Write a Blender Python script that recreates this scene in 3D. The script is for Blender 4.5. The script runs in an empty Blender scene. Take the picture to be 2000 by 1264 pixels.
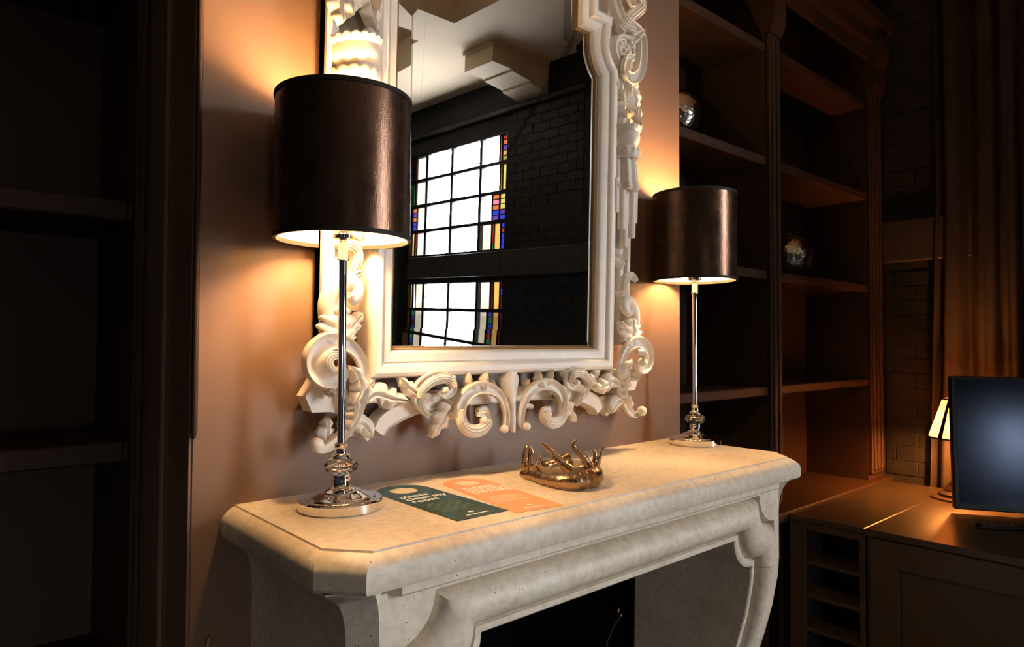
import bpy, bmesh, math, random
from mathutils import Vector, Matrix, noise
random.seed(7)
SC = bpy.context.scene
COL = SC.collection
PI = math.pi
# ------------------------------------------------------------------ camera
F_PX = 1332.0
YAW, PITCH, ROLL = math.radians(41.6), math.radians(1.55), math.radians(0.2)
ZM = 1.15                                   # mantel top height
CAM = Vector((0, -1.278, 1.45))
fw = Vector((math.sin(YAW)*math.cos(PITCH), math.cos(YAW)*math.cos(PITCH), math.sin(PITCH)))
_rt = Vector((math.cos(YAW), -math.sin(YAW), 0)); _up = _rt.cross(fw)
rt = _rt*math.cos(ROLL) + _up*math.sin(ROLL); up = -_rt*math.sin(ROLL) + _up*math.cos(ROLL)
cd = bpy.data.cameras.new('camera'); cam = bpy.data.objects.new('camera', cd); COL.objects.link(cam)
cd.sensor_width = 36; cd.lens = 36*F_PX/2000; cd.clip_start = 0.02
cam.matrix_world = Matrix(((rt.x, up.x, -fw.x, CAM.x), (rt.y, up.y, -fw.y, CAM.y), (rt.z, up.z, -fw.z, CAM.z), (0, 0, 0, 1)))
SC.camera = cam
def ray(px, py): return fw + rt*((px-1000)/F_PX) - up*((py-632)/F_PX)
def onz(px, py, z): d = ray(px, py); return CAM + d*((z-CAM.z)/d.z)
def ony(px, py, y): d = ray(px, py); return CAM + d*((y-CAM.y)/d.y)
def onx(px, py, x): d = ray(px, py); return CAM + d*((x-CAM.x)/d.x)
# ------------------------------------------------------------------ world, exposure
w = bpy.data.worlds.new('world'); SC.world = w; w.use_nodes = True
# overcast sky above the horizon, dull street below it
SKY, STREET = 92.0, 32.0
wn = w.node_tree; bg = wn.nodes['Background']; wt = wn.nodes.new('ShaderNodeTexCoord'); ws = wn.nodes.new('ShaderNodeSeparateXYZ'); wr_ = wn.nodes.new('ShaderNodeValToRGB')
wn.links.new(wt.outputs['Generated'], ws.inputs[0]); wn.links.new(ws.outputs['Z'], wr_.inputs[0])
wr_.color_ramp.elements[0].position = 0.0; wr_.color_ramp.elements[0].color = (0.97*STREET/SKY, 0.96*STREET/SKY, 0.94*STREET/SKY, 1)
wr_.color_ramp.elements[1].position = 0.02; wr_.color_ramp.elements[1].color = (0.97, 0.98, 1.0, 1)
wn.links.new(wr_.outputs[0], bg.inputs[0]); bg.inputs[1].default_value = SKY
SC.view_settings.view_transform = 'Standard'; SC.view_settings.look = 'None'
SC.view_settings.gamma = 1; SC.view_settings.use_curve_mapping = False
SC.view_settings.exposure = 0.0
BULB = 820.0       # mantel lamp bulbs
DESKBULB = 1500.0
# portals: let the sky be sampled through the windows the photograph shows (in the mirror and in reflections)
def portal(name, loc, rot, sx, sy):
    l = bpy.data.lights.new(name, 'AREA'); l.shape = 'RECTANGLE'; l.size = sx; l.size_y = sy; l.cycles.is_portal = True
    o = bpy.data.objects.new(name, l); COL.objects.link(o); o.location = loc; o.rotation_euler = rot
YFW = -6.4                                   # wall behind the viewer
portal('window_right_upper_offscreen', (4.52, -4.765, 2.76), (0, math.radians(90), 0), 1.2, 1.8)
portal('window_right_lower_offscreen', (4.52, -4.765, 1.12), (0, math.radians(90), 0), 1.55, 1.8)
portal('window_behind_offscreen', (-1.45, YFW-0.2, 1.10), (math.radians(90), 0, 0), 0.6, 0.6)
# ------------------------------------------------------------------ materials
def nmat(name):
    m = bpy.data.materials.new(name); m.use_nodes = True
    nt = m.node_tree; b = nt.nodes['Principled BSDF']; return m, nt, b
def tex(nt, kind, scale, detail=4, coord='Object', stretch=None, **kw):
    tc = nt.nodes.new('ShaderNodeTexCoord'); n = nt.nodes.new(kind)
    src = tc.outputs[coord]
    if stretch:
        mp = nt.nodes.new('ShaderNodeMapping'); mp.inputs['Scale'].default_value = stretch
        nt.links.new(src, mp.inputs[0]); src = mp.outputs[0]
    nt.links.new(src, n.inputs['Vector']); n.inputs['Scale'].default_value = scale
    if 'Detail' in n.inputs: n.inputs['Detail'].default_value = detail
    for k, v in kw.items(): n.inputs[k].default_value = v
    return n
def ramp(nt, src, stops):
    r = nt.nodes.new('ShaderNodeValToRGB'); el = r.color_ramp.elements
    while len(el) < len(stops): el.new(0.5)
    for e, (p, c) in zip(el, stops): e.position = p; e.color = (*c, 1)
    nt.links.new(src, r.inputs[0]); return r
def mixc(nt, fac, a, b, mode='MIX'):
    n = nt.nodes.new('ShaderNodeMix'); n.data_type = 'RGBA'; n.blend_type = mode
    for i, v in ((0, fac), (6, a), (7, b)):
        if isinstance(v, (int, float)): n.inputs[i].default_value = v
        elif isinstance(v, tuple): n.inputs[i].default_value = (*v, 1)
        else: nt.links.new(v, n.inputs[i])
    return n.outputs[2]
def bump(nt, b, h, s, dist=0.002):
    n = nt.nodes.new('ShaderNodeBump'); n.inputs['Strength'].default_value = s; n.inputs['Distance'].default_value = dist
    nt.links.new(h, n.inputs['Height']); nt.links.new(n.outputs[0], b.inputs['Normal'])
def paint(name, col, rough=0.45, var=0.12, scale=6, bs=0.05, spec=0.5):
    m, nt, b = nmat(name)
    n = tex(nt, 'ShaderNodeTexNoise', scale, 5)
    r = ramp(nt, n.outputs[0], [(0.3, tuple(c*(1-var) for c in col)), (0.7, tuple(min(1, c*(1+var)) for c in col))])
    nt.links.new(r.outputs[0], b.inputs['Base Color']); b.inputs['Roughness'].default_value = rough
    b.inputs['Specular IOR Level'].default_value = spec
    n2 = tex(nt, 'ShaderNodeTexNoise', 180, 3); bump(nt, b, n2.outputs[0], bs, 0.001)
    return m
def metal(name, col, rough, bs=0, scale=60):
    m, nt, b = nmat(name); b.inputs['Base Color'].default_value = (*col, 1); b.inputs['Metallic'].default_value = 1
    b.inputs['Roughness'].default_value = rough
    if bs: n = tex(nt, 'ShaderNodeTexNoise', scale, 4); bump(nt, b, n.outputs[0], bs, 0.002)
    return m
def emit(name, col, s):
    m, nt, b = nmat(name); b.inputs['Base Color'].default_value = (*col, 1)
    b.inputs['Emission Color'].default_value = (*col, 1); b.inputs['Emission Strength'].default_value = s
    return m
M = {}
M['wall'] = paint('taupe_satin_paint', (0.185, 0.108, 0.068), 0.36, 0.04, 3, 0.06)
M['joinery'] = paint('brown_joinery_paint', (0.046, 0.024, 0.013), 0.5, 0.08, 5, 0.05, 0.25)
M['frame'] = paint('cream_carved_paint', (0.90, 0.82, 0.70), 0.38, 0.05, 18, 0.12)
M['slip'] = metal('gilt_slip', (0.55, 0.36, 0.18), 0.35)
M['black_brick'] = paint('black_painted_brick', (0.014, 0.014, 0.015), 0.6, 0.3, 14, 0.5, 0.3)
M['mortar'] = paint('black_mortar', (0.011, 0.011, 0.012), 0.8, 0.2, 20, 0.4)
M['ledge'] = paint('dark_stone_ledge', (0.03, 0.026, 0.023), 0.6, 0.3, 12, 0.4)
M['plaster'] = paint('cream_ceiling_plaster', (0.82, 0.67, 0.48), 0.8, 0.03, 3, 0.1)
M['floor'] = paint('dark_oak_floor', (0.05, 0.035, 0.025), 0.5, 0.3, 4, 0.1)
M['black'] = paint('soot_black', (0.006, 0.006, 0.006), 0.8, 0.2, 5, 0.1, 0.2)
M['chrome'] = metal('polished_chrome', (0.86, 0.85, 0.84), 0.05)
M['antler'] = metal('aged_brass_antler', (0.42, 0.28, 0.165), 0.25, 0.9, 140)
M['hammered'] = None
M['trim'] = paint('shade_trim_braid', (0.02, 0.014, 0.010), 0.6, 0.1, 60, 0.05, 0.2)
M['lining'] = paint('cream_shade_lining', (0.66, 0.57, 0.42), 0.8, 0.03, 20, 0.05)
M['curtain'] = paint('black_curtain_cloth', (0.03, 0.022, 0.016), 0.75, 0.15, 30, 0.2, 0.3)
M['desk'] = paint('olive_brown_desk_paint', (0.050, 0.036, 0.022), 0.33, 0.08, 4, 0.08)
M['bezel'] = paint('black_plastic_bezel', (0.008, 0.008, 0.01), 0.35, 0.05, 10)
M['bulb'] = emit('warm_bulb', (1.0, 0.60, 0.27), BULB)
M['deskbulb'] = emit('warm_desk_bulb', (1.0, 0.33, 0.07), DESKBULB)
M['lead'] = paint('black_window_bars', (0.012, 0.013, 0.016), 0.4, 0.1, 20)
M['white_print'] = paint('white_print', (0.85, 0.83, 0.78), 0.5, 0.02, 20)
M['faint_print'] = paint('olive_print', (0.10, 0.13, 0.07), 0.5, 0.02, 20)
M['pale_print'] = paint('pale_orange_print', (0.9, 0.62, 0.42), 0.5, 0.02, 20)
M['card_green'] = paint('dark_green_card', (0.010, 0.048, 0.027), 0.24, 0.05, 20, 0.0)
M['card_orange'] = paint('orange_card', (0.80, 0.36, 0.15), 0.3, 0.03, 20, 0.0)
M['pearl'] = paint('pearly_dish_lining', (0.42, 0.35, 0.29), 0.25, 0.1, 30)
M['wood_dark'] = paint('dark_turned_wood', (0.05, 0.03, 0.02), 0.35, 0.2, 30)
M['cable'] = paint('grey_cable', (0.12, 0.12, 0.12), 0.5, 0.05, 30)
M['brass'] = metal('valve_brass', (0.75, 0.52, 0.3), 0.25)
# stone
m, nt, b = nmat('limestone'); M['stone'] = m
n1 = tex(nt, 'ShaderNodeTexNoise', 5, 8); n2 = tex(nt, 'ShaderNodeTexNoise', 60, 6)
c1 = ramp(nt, n1.outputs[0], [(0.3, (0.60, 0.50, 0.37)), (0.55, (0.74, 0.64, 0.50)), (0.75, (0.80, 0.72, 0.59))])
c2 = ramp(nt, n2.outputs[0], [(0.35, (0.72, 0.70, 0.68)), (0.6, (1, 1, 1))])
base = mixc(nt, 0.6, c1.outputs[0], c2.outputs[0], 'MULTIPLY')
pit = tex(nt, 'ShaderNodeTexVoronoi', 130, 0); pn = tex(nt, 'ShaderNodeTexNoise', 60, 3)
pr = ramp(nt, pit.outputs['Distance'], [(0.10, (1, 1, 1)), (0.24, (0, 0, 0))])
pm = ramp(nt, pn.outputs[0], [(0.585, (0, 0, 0)), (0.63, (1, 1, 1))])
pk = mixc(nt, 1.0, pr.outputs[0], pm.outputs[0], 'MULTIPLY')
nt.links.new(mixc(nt, pk, base, (0.12, 0.09, 0.06)), b.inputs['Base Color'])
b.inputs['Roughness'].default_value = 0.5
inv = nt.nodes.new('ShaderNodeMath'); inv.operation = 'SUBTRACT'; inv.inputs[0].default_value = 1; nt.links.new(pk, inv.inputs[1])
ad = nt.nodes.new('ShaderNodeMath'); ad.operation = 'MULTIPLY_ADD'; nt.links.new(n2.outputs[0], ad.inputs[0]); ad.inputs[1].default_value = 0.25; nt.links.new(inv.outputs[0], ad.inputs[2])
bump(nt, b, ad.outputs[0], 0.35, 0.002)
# velvet
m, nt, b = nmat('brown_velvet'); M['velvet'] = m
n1 = tex(nt, 'ShaderNodeTexNoise', 160, 4, stretch=(3, 3, 0.25)); n2 = tex(nt, 'ShaderNodeTexNoise', 26, 6, stretch=(1, 1, 0.5)); n3 = tex(nt, 'ShaderNodeTexNoise', 420, 2)
c = ramp(nt, n1.outputs[0], [(0.3, (0.090, 0.045, 0.027)), (0.7, (0.155, 0.085, 0.053))])
nt.links.new(c.outputs[0], b.inputs['Base Color'])
rr = ramp(nt, n2.outputs[0], [(0.35, (0.20,)*3), (0.65, (0.30,)*3)]); nt.links.new(rr.outputs[0], b.inputs['Roughness'])
b.inputs['Metallic'].default_value = 0.85
ad = nt.nodes.new('ShaderNodeMath'); ad.operation = 'ADD'; nt.links.new(n1.outputs[0], ad.inputs[0]); nt.links.new(n3.outputs[0], ad.inputs[1])
bump(nt, b, ad.outputs[0], 0.28, 0.0006)
# hammered metal
m, nt, b = nmat('hammered_dark_metal'); M['hammered'] = m
b.inputs['Base Color'].default_value = (0.42, 0.38, 0.33, 1); b.inputs['Metallic'].default_value = 1; b.inputs['Roughness'].default_value = 0.16
v = tex(nt, 'ShaderNodeTexVoronoi', 70, 0); bump(nt, b, v.outputs['Distance'], 0.35, 0.004)
# glass things
m, nt, b = nmat('clear_crystal'); M['crystal'] = m
b.inputs['Transmission Weight'].default_value = 1; b.inputs['Roughness'].default_value = 0.02; b.inputs['IOR'].default_value = 1.5
m, nt, b = nmat('mirror_silver'); M['mirror'] = m
b.inputs['Base Color'].default_value = (0.90, 0.92, 0.93, 1); b.inputs['Metallic'].default_value = 1; b.inputs['Roughness'].default_value = 0.0
m, nt, b = nmat('black_screen'); M['screen'] = m
b.inputs['Base Color'].default_value = (0.006, 0.007, 0.012, 1); b.inputs['Roughness'].default_value = 0.16; b.inputs['Specular IOR Level'].default_value = 0.5; b.inputs['Specular Tint'].default_value = (0.55, 0.68, 1.0, 1)
m, nt, b = nmat('parchment_shade'); M['parchment'] = m
b.inputs['Base Color'].default_value = (0.8, 0.55, 0.3, 1); b.inputs['Roughness'].default_value = 0.8
tr = nt.nodes.new('ShaderNodeBsdfTranslucent'); tr.inputs[0].default_value = (0.9, 0.6, 0.34, 1)
ms = nt.nodes.new('ShaderNodeMixShader'); ms.inputs[0].default_value = 0.22
nt.links.new(b.outputs[0], ms.inputs[1]); nt.links.new(tr.outputs[0], ms.inputs[2]); nt.links.new(ms.outputs[0], nt.nodes['Material Output'].inputs[0])
def pane_mat(name, col, rough=0.05):
    m, nt, b = nmat(name); tr = nt.nodes.new('ShaderNodeBsdfTransparent'); gl = nt.nodes.new('ShaderNodeBsdfGlossy'); ms = nt.nodes.new('ShaderNodeMixShader')
    n = tex(nt, 'ShaderNodeTexNoise', 3, 3); r = ramp(nt, n.outputs[0], [(0.3, tuple(c*0.82 for c in col)), (0.7, col)])
    nt.links.new(r.outputs[0], tr.inputs[0]); gl.inputs['Roughness'].default_value = rough; ms.inputs[0].default_value = 0.05
    nt.links.new(tr.outputs[0], ms.inputs[1]); nt.links.new(gl.outputs[0], ms.inputs[2]); nt.links.new(ms.outputs[0], nt.nodes['Material Output'].inputs[0])
    return m
K_ = 1.0/64.0      # tint depth of the coloured glass
GL = {k: pane_mat(nm, tuple((x*f*K_)**0.5 if k != 'W' else x for x in c)) for k, nm, c, f in (
    ('W', 'clear_pane', (0.97, 0.98, 1.0), 1), ('C', 'cream_pane', (1.0, 0.86, 0.62), 1.5), ('A', 'amber_pane', (1.0, 0.55, 0.13), 1.1), ('Y', 'yellow_pane', (0.95, 0.80, 0.2), 1.0),
    ('R', 'red_pane', (0.75, 0.06, 0.03), 0.7), ('O', 'orange_pane', (1.0, 0.25, 0.06), 0.9), ('B', 'blue_pane', (0.05, 0.08, 0.75), 0.9), ('P', 'purple_pane', (0.22, 0.08, 0.55), 0.8),
    ('G', 'green_pane', (0.04, 0.5, 0.2), 0.7), ('K', 'pink_pane', (0.95, 0.3, 0.5), 1.0), ('D', 'dark_red_pane', (0.25, 0.03, 0.02), 0.5))}
# ------------------------------------------------------------------ mesh helpers
class MB:
    def __init__(s): s.v = []; s.f = []
    def add(s, vs, fs):
        o = len(s.v); s.v += [tuple(v) for v in vs]; s.f += [tuple(i+o for i in f) for f in fs]; return s
    def box(s, a, b):
        x0, y0, z0 = [min(a[i], b[i]) for i in range(3)]; x1, y1, z1 = [max(a[i], b[i]) for i in range(3)]
        return s.add([(x0,y0,z0),(x1,y0,z0),(x1,y1,z0),(x0,y1,z0),(x0,y0,z1),(x1,y0,z1),(x1,y1,z1),(x0,y1,z1)],
                     [(0,3,2,1),(4,5,6,7),(0,1,5,4),(1,2,6,5),(2,3,7,6),(3,0,4,7)])
    def cbox(s, a, b, c=0.003):
        """box with chamfered edges"""
        bm = bmesh.new(); bmesh.ops.create_cube(bm, size=1)
        for v in bm.verts: v.co = Vector([(a[i]+b[i])/2 + v.co[i]*abs(b[i]-a[i]) for i in range(3)])
        bmesh.ops.bevel(bm, geom=bm.edges[:], offset=c, segments=1, affect='EDGES')
        bm.verts.index_update(); s.add([v.co for v in bm.verts], [[v.index for v in f.verts] for f in bm.faces]); bm.free(); return s
    def loft(s, rings, closed=True, cap0=False, cap1=False):
        n = len(rings[0]); vs = [p for r in rings for p in r]; fs = []
        for i in range(len(rings)-1):
            for j in range(n if closed else n-1):
                k = (j+1) % n; fs.append((i*n+j, i*n+k, (i+1)*n+k, (i+1)*n+j))
        if cap0: fs.append(tuple(range(n-1, -1, -1)))
        if cap1: fs.append(tuple((len(rings)-1)*n+j for j in range(n)))
        return s.add(vs, fs)
    def lathe(s, prof, seg=32, c=(0, 0, 0), sx=1, sy=1, mod=None):
        rings = []
        for r, z in prof:
            rg = []
            for j in range(seg):
                a = 2*PI*j/seg; k = mod(a, r, z) if mod else 1
                rg.append((c[0]+r*k*sx*math.cos(a), c[1]+r*k*sy*math.sin(a), c[2]+z))
            rings.append(rg)
        return s.loft(rings, True, prof[0][0] < 5e-4, prof[-1][0] < 5e-4)
    def tube(s, path, rad, seg=10, cap=True, mod=None):
        path = [Vector(p) for p in path]; n = len(path)
        if not hasattr(rad, '__len__'): rad = [rad]*n
        rings = []; prev = None
        for i, p in enumerate(path):
            t = (path[min(i+1, n-1)] - path[max(i-1, 0)]).normalized()
            if prev is None: a = t.orthogonal().normalized()
            else: a = (prev - t*prev.dot(t)).normalized()
            prev = a; bb = t.cross(a)
            rings.append([p + (a*math.cos(2*PI*j/seg) + bb*math.sin(2*PI*j/seg))*rad[i]*(mod(i, j) if mod else 1) for j in range(seg)])
        return s.loft(rings, True, cap, cap)
    def ball(s, c, r, sx=1, sy=1, sz=1, n=12):
        prof = [(max(1e-6, r*math.sin(PI*i/n)), -r*math.cos(PI*i/n)*sz) for i in range(n+1)]
        return s.lathe(prof, 16, c, sx, sy)
    def prism(s, poly, y0, y1, axis=1):
        """polygon in the plane normal to axis, extruded along it"""
        def P(p, t):
            q = list(p); q.insert(axis, t); return tuple(q)
        return s.loft([[P(p, y0) for p in poly], [P(p, y1) for p in poly]], True, True, True)
    def make(s, name, mat, parent=None, smooth=None):
        me = bpy.data.meshes.new(name); me.from_pydata(s.v, [], s.f)
        bm = bmesh.new(); bm.from_mesh(me); bmesh.ops.remove_doubles(bm, verts=bm.verts[:], dist=1e-6)
        bmesh.ops.recalc_face_normals(bm, faces=bm.faces[:]); bm.to_mesh(me); bm.free()
        me.materials.append(mat)
        if smooth is not None:
            me.polygons.foreach_set('use_smooth', [True]*len(me.polygons)); me.set_sharp_from_angle(angle=math.radians(smooth))
        return link(name, me, parent)
def link(name, me, parent=None):
    o = bpy.data.objects.new(name, me); COL.objects.link(o)
    if parent: o.parent = parent
    return o
def tag(o, label, cat, group=None):
    o['label'] = label; o['category'] = cat
    if group: o['group'] = group
    return o
def thing(name, label, cat, loc=(0, 0, 0), rz=0, group=None):
    o = bpy.data.objects.new(name, None); COL.objects.link(o); o.location = loc; o.rotation_euler = (0, 0, rz)
    return tag(o, label, cat, group)
def struct(o): o['kind'] = 'structure'; return o
def copy_tree(o, parent=None):
    c = o.copy(); COL.objects.link(c); c.parent = parent
    for ch in list(o.children): copy_tree(ch, c)
    return c
def catmull(pts, n=8):
    P = [Vector(p) for p in pts]; P = [P[0]*2-P[1]] + P + [P[-1]*2-P[-2]]; out = []
    for i in range(1, len(P)-2):
        a, b_, c, d = P[i-1:i+3]
        for k in range(n):
            t = k/n; out.append(0.5*((2*b_) + (c-a)*t + (2*a-5*b_+4*c-d)*t*t + (3*b_-a-3*c+d)*t**3))
    out.append(P[-2]); return out
def smooth01(t): t = max(0, min(1, t)); return t*t*(3-2*t)
# ================================================================== ROOM
XR = 4.37                                    # right wall face
BL, BR = 0.382, 1.854                        # chimney breast edges
YB = 0.30                                    # bookcase fronts
ZC = 3.877
struct(MB().box((-3.2, -6.7, -0.1), (4.8, 1.0, 0)).make('floor', M['floor']))
# ceiling with two coffers
CX0, CX1 = 0.9, 3.257
cy = [-6.7, -5.6, -3.81, -3.295, -1.5, 1.0]
mb = MB()
mb.box((-3.2, -6.7, ZC), (CX0, 1.0, ZC+0.3)); mb.box((CX1, -6.7, ZC), (4.8, 1.0, ZC+0.3))
for a, b_ in ((0, 1), (2, 3), (4, 5)): mb.box((CX0, cy[a], ZC), (CX1, cy[b_], ZC+0.3))
mb.box((-3.2, -6.7, ZC+0.3), (4.8, 1.0, ZC+0.4))
struct(mb.make('ceiling', M['plaster']))
# chimney breast with a firebox opening
mb = MB(); ox0, ox1, oz = 0.60, 1.65, 1.0
mb.box((BL, 0, 0), (ox0, 0.7, oz)); mb.box((ox1, 0, 0), (BR, 0.7, oz)); mb.box((BL, 0, oz), (BR, 0.7, ZC))
wb = struct(mb.make('wall_back', M['wall']))
MB().box((ox0, 0.42, 0), (ox1, 0.7, oz)).make('firebox_back', M['black'], wb)
for x0, x1 in ((ox0, ox0+0.012), (ox1-0.012, ox1)): MB().box((x0, 0.004, 0), (x1, 0.42, oz)).make('firebox_cheek', M['black'], wb)
MB().box((ox0, 0.004, oz-0.012), (ox1, 0.42, oz)).make('firebox_top', M['black'], wb)
struct(MB().box((-3.2, 0.70, 0), (4.8, 1.0, ZC)).make('wall_alcove', M['black_brick']))
struct(MB().box((-3.2, -6.7, 0), (-3.0, 1.0, ZC)).make('wall_left', M['black_brick']))
FX0, FX1, FZ0, FZ1 = -1.75, -1.15, 0.80, 1.40
mb = MB(); mb.box((-3.2, YFW-0.3, 0), (FX0, YFW, ZC)); mb.box((FX1, YFW-0.3, 0), (4.8, YFW, ZC)); mb.box((FX0, YFW-0.3, 0), (FX1, YFW, FZ0)); mb.box((FX0, YFW-0.3, FZ1), (FX1, YFW, ZC))
struct(mb.make('wall_front', M['black_brick']))
# corner bead on the breast's left edge, stopped above the shelf
zb = onx(375, 857, BL).z
mb = MB(); mb.tube([(BL+0.001, -0.001, zb), (BL+0.001, -0.001, zb+0.01), (BL+0.001, -0.001, ZC)], [0.002, 0.006, 0.006], 10)
struct(mb.make('trim_1', M['joinery'], None, 60))
struct(MB().box((BL-0.006, 0.002, 0), (BL, 0.30, ZC)).cbox((BL-0.014, 0.15, 0), (BL-0.004, 0.19, ZC), 0.003).make('trim_2', M['wall']))
# ---- right wall with window openings
WY0, WY1 = -5.66, -3.87
UZ0, UZ1, LZ0, LZ1 = 2.18, 3.345, 0.36, 1.885
mb = MB()
for a, b_ in ((WY1, 1.0), (-6.7, WY0)): mb.box((XR, a, 0), (XR+0.10, b_, ZC))
for a, b_ in ((WY0, WY1),):
    mb.box((XR, a, 0), (XR+0.10, b_, LZ0)); mb.box((XR, a, LZ1), (XR+0.10, b_, UZ0)); mb.box((XR, a, UZ1), (XR+0.10, b_, ZC))
wr = struct(mb.make('wall_right', M['mortar']))
# stone band
for y0, y1, o in ((-0.1, 0.29, 0.05), (-2.6, -0.1, 0.02), (-3.87, -2.6, 0.045), (-6.4, -3.87, 0.045)):
    MB().cbox((XR-o, y0, 1.925), (XR+0.02, y1-0.004, 2.17), 0.008).make('stone_block', M['ledge'], wr)
MB().cbox((XR-0.055, -6.4, 3.52), (XR+0.02, 0.0, 3.56), 0.006).make('picture_rail', M['ledge'], wr)
# bricks where they can be told apart
bmesh_cache = {}
def brick(y0, y1, z0):
    L = round(y1-y0, 3)
    if L not in bmesh_cache:
        o = MB().cbox((-0.004, 0.002, 0.0025), (0.01, L-0.003, 0.0825), 0.002).make('brick', M['black_brick'], wr); bmesh_cache[L] = o.data
    else: o = link('brick', bmesh_cache[L], wr)
    o.location = (XR - random.uniform(0, 0.004), y0, z0)
for ya, yb_, z0, z1 in ((-0.34, 0.29, 0.68, 3.5), (-3.86, -2.75, 1.3, 3.45)):
    z = z0; row = 0
    while z < z1:
        if not (1.84 < z < 2.16):
            y = ya - (0.115 if row % 2 else 0)
            while y < yb_ - 0.02:
                a, e = max(y, ya), min(y+0.23, yb_)
                if e - a > 0.04: brick(a, e, z)
                y += 0.23
        z += 0.085; row += 1
# corbels
for i, y1 in enumerate((-3.336, 0.30)):
    y0 = y1-0.39; poly = [(XR, ZC), (3.70, ZC), (3.70, 3.705), (3.925, 3.697), (3.932, 3.680), (4.143, 3.650), (4.150, 3.632), (XR, 3.590)]
    struct(MB().prism(poly, y0, y1).make('trim_%d' % (i+3), M['plaster']))
    struct(MB().box((3.685, y0-0.015, ZC-0.03), (XR, y1+0.015, ZC)).make('trim_%d' % (i+5), M['plaster']))
# ---- windows
def window(name, z0, z1, rows, cells, WY0=WY0, WY1=WY1):
    cols = [WY0 + q*(WY1-WY0) for q in (0, 0.2207, 0.486, 0.7626, 1)]
    root = struct(MB().box((XR+0.02, WY0, z0), (XR+0.06, WY0+0.02, z1)).make(name, M['lead']))
    zs = [z0+(z1-z0)*i/rows for i in range(rows+1)]
    for y in cols: MB().cbox((XR+0.0, y-0.022, z0), (XR+0.05, y+0.022, z1), 0.004).make('mullion', M['lead'], root)
    for z in zs: MB().cbox((XR+0.002, WY0, z-0.018), (XR+0.048, WY1, z+0.018), 0.004).make('glazing_bar', M['lead'], root)
    for r in range(rows):
        za, zb_ = zs[r]+0.013, zs[r+1]-0.013
        for c in range(4):
            ya, yb_ = cols[c]+0.016, cols[c+1]-0.016
            spec = cells.get((r, c), [(0, 1, 0, 1, 'W')])
            for (a, e, lo, hi, g) in spec:
                MB().box((XR+0.022, ya+(yb_-ya)*a+0.003, za+(zb_-za)*lo), (XR+0.026, ya+(yb_-ya)*e-0.003, za+(zb_-za)*hi)).make('pane', GL[g], root)
                if lo > 0: MB().box((XR+0.012, ya+(yb_-ya)*a, za+(zb_-za)*lo-0.003), (XR+0.034, ya+(yb_-ya)*e, za+(zb_-za)*lo+0.003)).make('lead_came', M['lead'], root)
                if len(spec) > 1 and a > 0:
                    MB().box((XR+0.014, ya+(yb_-ya)*a-0.003, za), (XR+0.034, ya+(yb_-ya)*a+0.003, zb_)).make('lead_came', M['lead'], root)
    return root
def stack(a, e, cols): n = len(cols); return [(a, e, i/n, (i+1)/n, g) for i, g in enumerate(cols)]
# column 0 lies farthest from the chimney wall, column 3 nearest; rows from the sill up
up_cells = {
 (3,0): stack(0,.30,'OPRBRR') + [(.30,.42,0,1,'D'), (.42,1,0,1,'C')], (2,0): [(0,.22,0,1,'A'), (.22,.34,0,1,'G'), (.34,.42,0,1,'D'), (.42,1,0,1,'C')],
 (1,0): [(0,.16,0,1,'G')] + stack(.16,.5,'BBOPO') + [(.5,1,0,1,'C')], (0,0): [(0,.12,0,1,'B'), (.12,.40,0,1,'A'), (.40,.52,.2,1,'R'), (.40,.52,0,.2,'G'), (.52,1,0,1,'C')],
 (3,3): [(0,.66,0,1,'W'), (.66,.76,0,1,'O')] + stack(.76,1,'YAPOR'), (2,3): [(0,.70,0,1,'W'), (.70,.80,0,1,'O'), (.80,1,0,1,'Y')],
 (1,3): [(0,.42,0,1,'W')] + stack(.42,.72,'PBOKO') + stack(.72,1,'BPYYY'), (0,3): [(0,.44,0,1,'C'), (.44,.54,.2,1,'R'), (.44,.54,0,.2,'G'), (.54,.80,0,1,'A')] + stack(.80,1,'BBBRB')}
lo_cells = {}
for r in range(5):
    top = r == 4
    lo_cells[(r,0)] = [(0,.36,0,1,'A')] + ([(.36,.46,0,1,'D')] if top else stack(.30,.52,'GBDBG')) + [(.52,1,0,1,'C')]
    lo_cells[(r,3)] = [(0,.46,0,1,'C')] + ([(.46,.56,0,1,'D')] if top else stack(.36,.56,'GRBGB')) + [(.58,.84,0,1,'A')] + stack(.84,1,'DDBD' if top else 'DD')
w3 = struct(MB().box((FX0, YFW-0.14, FZ0), (FX1, YFW-0.08, FZ0+0.04)).make('window_3', M['lead']))
for k in range(3): MB().cbox((FX0+0.3*k-0.02, YFW-0.14, FZ0), (FX0+0.3*k+0.02, YFW-0.08, FZ1), 0.004).make('mullion', M['lead'], w3)
for k in range(3): MB().cbox((FX0, YFW-0.138, FZ0+0.30*k-0.015), (FX1, YFW-0.082, FZ0+0.30*k+0.015), 0.004).make('glazing_bar', M['lead'], w3)
for k in range(2):
    for r in range(2): MB().box((FX0+0.3*k+0.02, YFW-0.112, FZ0+0.30*r+0.015), (FX0+0.3*k+0.28, YFW-0.106, FZ0+0.30*r+0.285)).make('pane', GL['W'], w3)
window('window_1', UZ0, UZ1, 4, up_cells); window('window_2', LZ0, LZ1, 5, lo_cells)
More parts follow.
